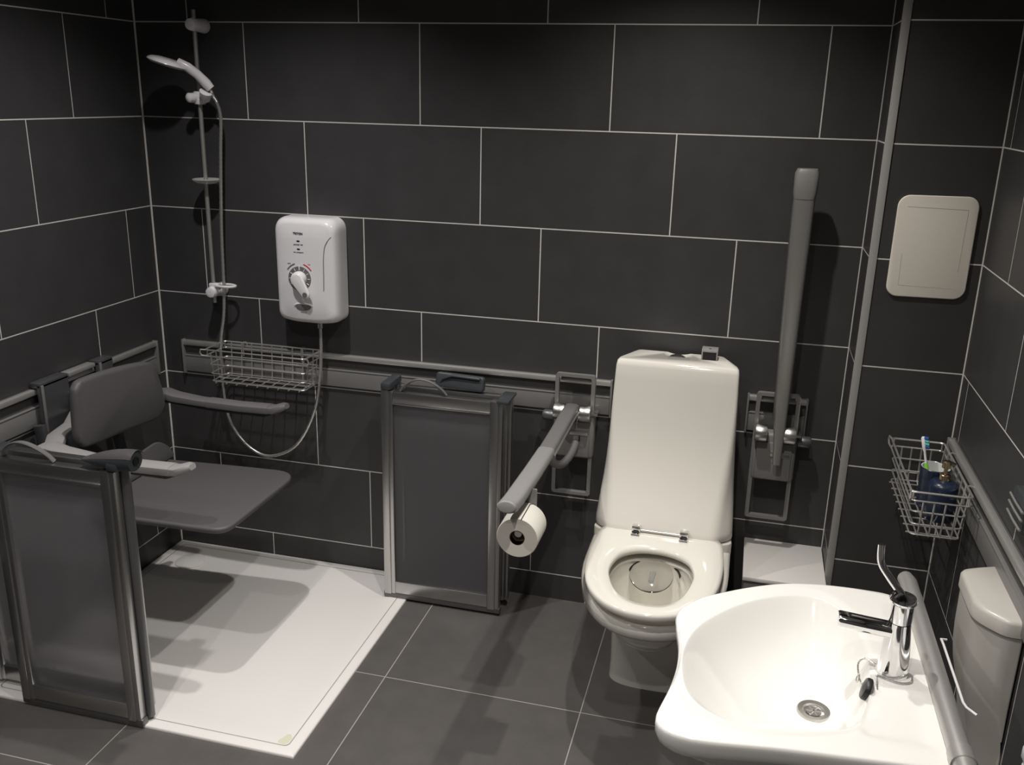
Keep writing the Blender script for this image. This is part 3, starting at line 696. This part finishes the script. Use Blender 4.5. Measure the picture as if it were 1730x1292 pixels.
# ------------------------------------------------------------------ wash basin
wb = thing('wash_basin', 'white wheelchair-height wash basin with bowed front and grab bar', 'wash basin', (2.45, -1.24, .60))
outl = catmull([(1.966, -1.165), (1.970, -1.138), (1.985, -1.108), (2.015, -1.070), (2.064, -1.030), (2.11, -.998), (2.162, -.969), (2.21, -.952), (2.274, -.940), (2.348, -.938), (2.405, -.948), (2.42, -1.0), (2.428, -1.07), (2.434, -1.27), (2.436, -1.46), (2.43, -1.487), (2.40, -1.497), (2.312, -1.506), (2.175, -1.518), (2.054, -1.535), (2.006, -1.535), (1.976, -1.524), (1.961, -1.503), (1.962, -1.476), (1.975, -1.406), (1.982, -1.335), (1.980, -1.27), (1.971, -1.21)], 6)
BC = Vector((2.243, -1.232)); NB = 180
bo = polar([(p.x, p.y) for p in outl], BC, NB)
bowlc = catmull([(1.990, -1.31), (1.998, -1.225), (2.03, -1.15), (2.10, -1.063), (2.185, -1.006), (2.255, -1.0), (2.302, -1.05), (2.322, -1.13), (2.330, -1.20), (2.326, -1.28), (2.315, -1.345), (2.285, -1.42), (2.22, -1.452), (2.148, -1.468), (2.07, -1.462), (2.01, -1.41)], 8)
br = polar([(p.x, p.y) for p in bowlc], BC, NB)
ZR = .70
def bz(x, y, k, r):
    q = r / br[k]; z = ZR
    if q < 1: z -= .118 * (1 - q ** 3.2) ** 1.15 * min(1, .55 + .45 * 1) + 0
    # shallow soap recess beside the tap
    dxr = max(abs(x - 2.352) - .045, 0); dyr = max(abs(y + 1.37) - .062, 0); dd = math.hypot(dxr, dyr)
    if q > 1.0: z -= .005 * (1 - sstep(0, .018, dd)) * sstep(1.0, 1.08, q)
    # bowl rim rounds over
    if q >= 1: z -= .004 * (1 - sstep(1.0, 1.12, q))
    else: z -= .004
    return z
rings = []
S = [.04, .1, .2, .3, .4, .5, .58, .65, .72, .78, .83, .87, .9, .93, .955, .975, .99]
for sfrac in S:
    ring = []
    for k in range(NB):
        r = br[k] * sfrac; th = 2 * PI * k / NB; x, y = BC.x + r * math.cos(th), BC.y + r * math.sin(th); ring.append(Vector((x, y, bz(x, y, k, r))))
    rings.append(ring)
for t_ in (0, .03, .07, .12, .2, .3, .4, .5, .6, .7, .8, .88, .94):
    ring = []
    for k in range(NB):
        r = lerp(br[k], bo[k] - .004, t_); th = 2 * PI * k / NB; x, y = BC.x + r * math.cos(th), BC.y + r * math.sin(th); ring.append(Vector((x, y, bz(x, y, k, r))))
    rings.append(ring)
def bring(off, z, s=1): return [Vector((BC.x + (bo[k] * s - off) * math.cos(2 * PI * k / NB), BC.y + (bo[k] * s - off) * math.sin(2 * PI * k / NB), z)) for k in range(NB)]
rings += [bring(.0045, ZR), bring(.0015, ZR - .002), bring(0, ZR - .007), bring(.001, ZR - .022), bring(.006, ZR - .036), bring(.016, ZR - .046), bring(.03, ZR - .054), bring(0, ZR - .085, .82), bring(0, ZR - .125, .6), bring(0, ZR - .145, .4), bring(0, ZR - .15, .1)]
g = G(); g.loft(rings); obj('basin_body', g, M['ceramic_basin'], wb, sharp=1.2)
zd = ZR - .122
dr_ = obj('drain', G().lathe([(.012, .001), (.019, .002), (.021, .006), (.03, .007), (.032, .004), (.032, .0), (.012, -.01), (.0, -.012)][::-1], (BC.x, BC.y, zd - .001), n=36), M['satin'], wb)
obj('drain_hole', G().lathe([(.014, 0), (.014, .0014), (0, .0014)], (BC.x, BC.y, zd + .0012), n=24), M['dial'], dr_)
for a in range(0, 180, 60):
    c_, s_ = math.cos(math.radians(a)), math.sin(math.radians(a))
    obj('drain_bar', G().tube([(BC.x - .014 * c_, BC.y - .014 * s_, zd + .0028), (BC.x + .014 * c_, BC.y + .014 * s_, zd + .0028)], .0018, 6), M['satin'], dr_)
gb = obj('grab_bar', G().tube([(2.434, -.890, .715), (2.438, -.91, .715), (2.4385, -1.1, .715), (2.439, -1.40, .715), (2.441, -1.62, .715)], [.0165, .018, .018, .018, .018], 20), M['grab_steel'], wb)
obj('bar_collar', G().tube([(2.4395, -1.468, .715), (2.4398, -1.50, .715)], .0205, 20), M['grab_steel'], gb)
obj('bar_collar', G().tube([(2.4382, -.975, .715), (2.4384, -.985, .715)], .0186, 20), M['grab_steel'], gb)
for yy in (-1.45,):
    obj('wall_arm', G().box(2.30, X2 - .02, yy - .02, yy + .02, .50, .55, .006), M['dk_grey'], wb)
obj('wire_clip', G().tube([(2.49, -1.078, .688), (2.479, -1.082, .69), (2.480, -1.10, .69), (2.481, -1.29, .69), (2.484, -1.303, .69), (2.498, -1.318, .688)], .0025, 8), M['white_plastic'], wb)

# tap
tx, ty = 2.366, -1.243
tpz = thing('mixer_tap', 'chrome single-lever tap with flat spout standing on the wash basin', 'tap', (tx, ty, .70))
ax = Vector((0, 0, 1))
bd = obj('tap_body', G().lathe([(.0285, .0), (.0285, .004), (.027, .012), (.026, .04), (.0225, .075), (.020, .098), (.0195, .105)], (tx, ty, .7005), n=40), M['chrome'], tpz)
obj('tap_head', G().lathe([(.0197, .1065), (.020, .11), (.020, .142), (.0235, .146), (.024, .150), (.021, .156), (.009, .159), (0, .1595)], (tx, ty, .7005), (.0, 0, 1), n=40), M['chrome'], tpz)
obj('spout', G().tube([(tx - .012, ty, .786), (tx - .055, ty, .789), (tx - .102, ty, .793), (tx - .105, ty, .793)], [1, 1, 1, .9], 20, flat=(.0165, .0125), up=(0, 0, 1)), M['chrome'], tpz)
obj('lever', G().tube(catmull([(tx - .002, ty + .006, .856), (tx - .012, ty + .01, .866), (tx - .030, ty + .014, .888), (tx - .044, ty + .017, .910), (tx - .048, ty + .016, .945)], 6, closed=False), 1, 12, flat=(.0068, .0042), up=(0, 1, 0)), M['chrome'], tpz)
# plug on its chain
pl = thing('basin_plug', 'black rubber plug on a ball chain lying in the basin', 'plug', (2.312, -1.30, .69))
pax = Vector((-.95, .1, .3))
pc = Vector((2.318, -1.302, .6935))
obj('stopper', G().lathe([(.018, -.005), (.0205, -.003), (.0205, .003), (.0185, .006), (.008, .008), (0, .009)], pc, pax, n=28), M['black'], pl)
obj('stopper_eye', G().tube([pc + Vector((.008, 0, -.002)), pc + Vector((.016, .0, -.003))], .004, 8), M['black'], pl)
def chain(pts, nm):
    p = catmull(pts, 10, closed=False); n = len(p)
    obj(nm, G().tube(p, [.0012 if i % 2 else .0021 for i in range(n)], 7), M['steel'], pl)
chain([(2.336, -1.302, .695), (2.336, -1.285, .703), (2.337, -1.268, .703), (2.35, -1.272, .703), (2.375, -1.28, .703), (2.395, -1.272, .703), (2.40, -1.25, .703)], 'chain')
chain([(2.338, -1.233, .704), (2.322, -1.215, .702), (2.312, -1.216, .690), (2.312, -1.235, .679), (2.314, -1.25, .675), (2.316, -1.262, .677)], 'chain')
obj('chain_ring', G().tube([(2.309 + .002 * math.sin(a), -1.252 + .008 * math.cos(a), .681 + .007 * math.sin(a)) for a in [2 * PI * k / 18 for k in range(18)]], .0013, 6, closed=True), M['steel'], pl)

# ------------------------------------------------------------------ things in the right basket
BZ = .7045
tb = thing('tumbler', 'navy blue tumbler with white inside in the right-hand basket', 'tumbler', (2.553, -.445, BZ))
obj('cup', G().lathe([(.0, 0), (.030, 0), (.033, .003), (.0365, .108), (.0355, .109), (.0325, .1085)], (2.553, -.445, BZ), n=36, cap1=False), M['navy'], tb)
part_label(obj('cup_lining', G().lathe([(.0345, .1095), (.0325, .109), (.029, .006), (0, .005)], (2.553, -.445, BZ), n=36, cap0=False), M['white_plastic'], tb), 'white inside of the cup')
tbz = thing('toothbrush', 'green and white toothbrush with blue bristles standing in the tumbler', 'toothbrush', (2.54, -.44, .712))
a_, b_ = Vector((2.553, -.455, .7105)), Vector((2.523, -.425, .853))
dir_ = (b_ - a_).normalized()
part_label(obj('handle', G().tube([a_, a_ + dir_ * .05, a_ + dir_ * .1, a_ + dir_ * .112], [.0055, .006, .0055, .003], 10), M['green'], tbz), 'green handle')
obj('neck', G().tube([a_ + dir_ * .108, a_ + dir_ * .14, a_ + dir_ * .152, a_ + dir_ * .176, a_ + dir_ * .180], [.0032, .003, .0055, .0055, .003], 10), M['white_plastic'], tbz)
side = Vector((.93, -.37, 0))
for k in range(4):
    p = a_ + dir_ * (.154 + .0075 * k)
    obj('bristles', G().tube([p + side * .003, p + side * .013], .0048, 8), M['blue'] if k in (0, 3) else M['teal'], tbz)
sp = thing('soap_dispenser', 'navy blue soap dispenser with brass pump in the right-hand basket', 'soap dispenser', (2.562, -.515, BZ))
obj('bottle', G().lathe([(.0, 0), (.034, 0), (.0365, .003), (.0365, .085), (.034, .094), (.026, .101), (.014, .104), (.0, .104)], (2.562, -.515, BZ), n=36), M['navy'], sp)
pm = obj('pump', G().lathe([(.0135, .103), (.0135, .118), (.0115, .12), (.005, .121), (.005, .135), (.0105, .136), (.0105, .152), (.008, .154), (0, .1545)], (2.562, -.515, BZ), n=28), M['brass'], sp)
obj('pump_nozzle', G().tube([(2.562, -.515, BZ + .146), (2.574, -.512, BZ + .147), (2.582, -.510, BZ + .144)], [.006, .0055, .0045], 10), M['brass'], sp)

# ------------------------------------------------------------------ waste bin on the right wall and small bits
bn = thing('waste_bin', 'grey-white plastic bin with a flat lid hung on the right wall rail', 'bin', (X2 - .05, -.95, .34))
def bin_ring(z, xf, y0=-.832, y1=-1.055, xb=X2 - .003, r=.03):
    p = roundpoly([(xb, y0 + .02), (xf + .035, y0), (xf, y0 - .02), (xf, y1 + .05), (xf + .05, y1), (xb, y1)], [.005, .03, r, .04, .04, .005], 6)
    return [Vector((u, v, z)) for u, v in p]
bx = lambda z: 2.552 + .001 * 0
g = G(); g.loft([bin_ring(.22, 2.606, r=.01), bin_ring(.30, 2.603, r=.01), bin_ring(.38, 2.595, r=.015), bin_ring(.46, 2.580), bin_ring(.53, 2.5625), bin_ring(.575, 2.5555), bin_ring(.62, 2.553), bin_ring(.70, 2.552)]); obj('bin_body', g, M['bin'], bn, sharp=1.0)
lid = obj('lid', G().loft([bin_ring(.702, 2.548, -.829, -1.058), bin_ring(.728, 2.548, -.829, -1.058), bin_ring(.734, 2.551, -.832, -1.055), bin_ring(.737, 2.557, -.838, -1.049)]), M['bin'], bn)
rk = thing('wall_hook', 'dark ribbed fitting with thin steel bars on the right wall edge', 'hook', (X2, -.93, .92))
obj('back_plate', G().box(X2 - .022, X2 - .001, -.97, -.875, .88, .955, .006), M['dk_grey'], rk)
for z in (.895, .915, .932): obj('bar', G().tube([(X2 - .024, -.868, z), (X2 - .026, -.92, z), (X2 - .026, -.975, z)], .0025, 8), M['steel'], rk)

wx = thing('wall_box', 'white plastic box on the right wall, cut off by the picture corner', 'box', (X2 - .04, -1.49, .42))
obj('casing', G().box(2.558, X2 - .001, -1.60, -1.378, .42, .66, .008), M['white_plastic'], wx)
obj('lid', G().box(2.556, X2 - .001, -1.602, -1.376, .662, .69, .006), M['white_plastic'], wx)

# ------------------------------------------------------------------ lights: ceiling downlights, plus an added rear pair as fill
def spot(x, y, power, col=(1, .93, .84), ang=95, blend=.9, rad=.02):
    l = bpy.data.lights.new('downlight_or_fill', 'SPOT'); l.energy = power; l.color = col; l.spot_size = math.radians(ang); l.spot_blend = blend; l.shadow_soft_size = rad
    o = bpy.data.objects.new('downlight_or_fill', l); C.objects.link(o); o.location = (x, y, HC - .03); return o
A_ = 122
spot(.70, -.74, 62, (1, .965, .945), A_, 1); spot(1.83, -.66, 66, (1, .955, .90), A_, 1); spot(.74, -1.62, 46, (1, .965, .945), A_, 1); spot(1.92, -1.55, 72, (1, .955, .90), A_, 1)
spot(.8, -2.6, 55, (1, .96, .92), A_, 1); spot(1.9, -2.6, 55, (1, .96, .92), A_, 1)  # rear pair added behind the camera, unseen, to raise the ambient light

wd = bpy.data.worlds.new('world'); bpy.context.scene.world = wd; wd.use_nodes = True
wd.node_tree.nodes['Background'].inputs[0].default_value = (.02, .02, .022, 1)

# ------------------------------------------------------------------ camera
cam = bpy.data.cameras.new('camera'); co = bpy.data.objects.new('camera', cam); C.objects.link(co)
r0, r1, r2 = (0.9672496296846934, 0.2527921136873058, 0.022897622853205353), (0.09657335456114774, -0.2830830012821182, -0.9542209396014715), (-0.23473760044703157, 0.9251811507173135, -0.2982249105855466)
m3 = Matrix(((r0[0], -r1[0], -r2[0]), (r0[1], -r1[1], -r2[1]), (r0[2], -r1[2], -r2[2])))
co.matrix_world = Matrix.Translation((2.03769805, -2.84002339, 1.69819306)) @ m3.to_4x4()
cam.sensor_width = 36; cam.lens = 1558.84 / 1730 * 36; cam.clip_start = .02
sc = bpy.context.scene; sc.camera = co
sc.view_settings.view_transform = 'Standard'; sc.view_settings.look = 'None'; sc.view_settings.exposure = 0.0; sc.view_settings.gamma = 1
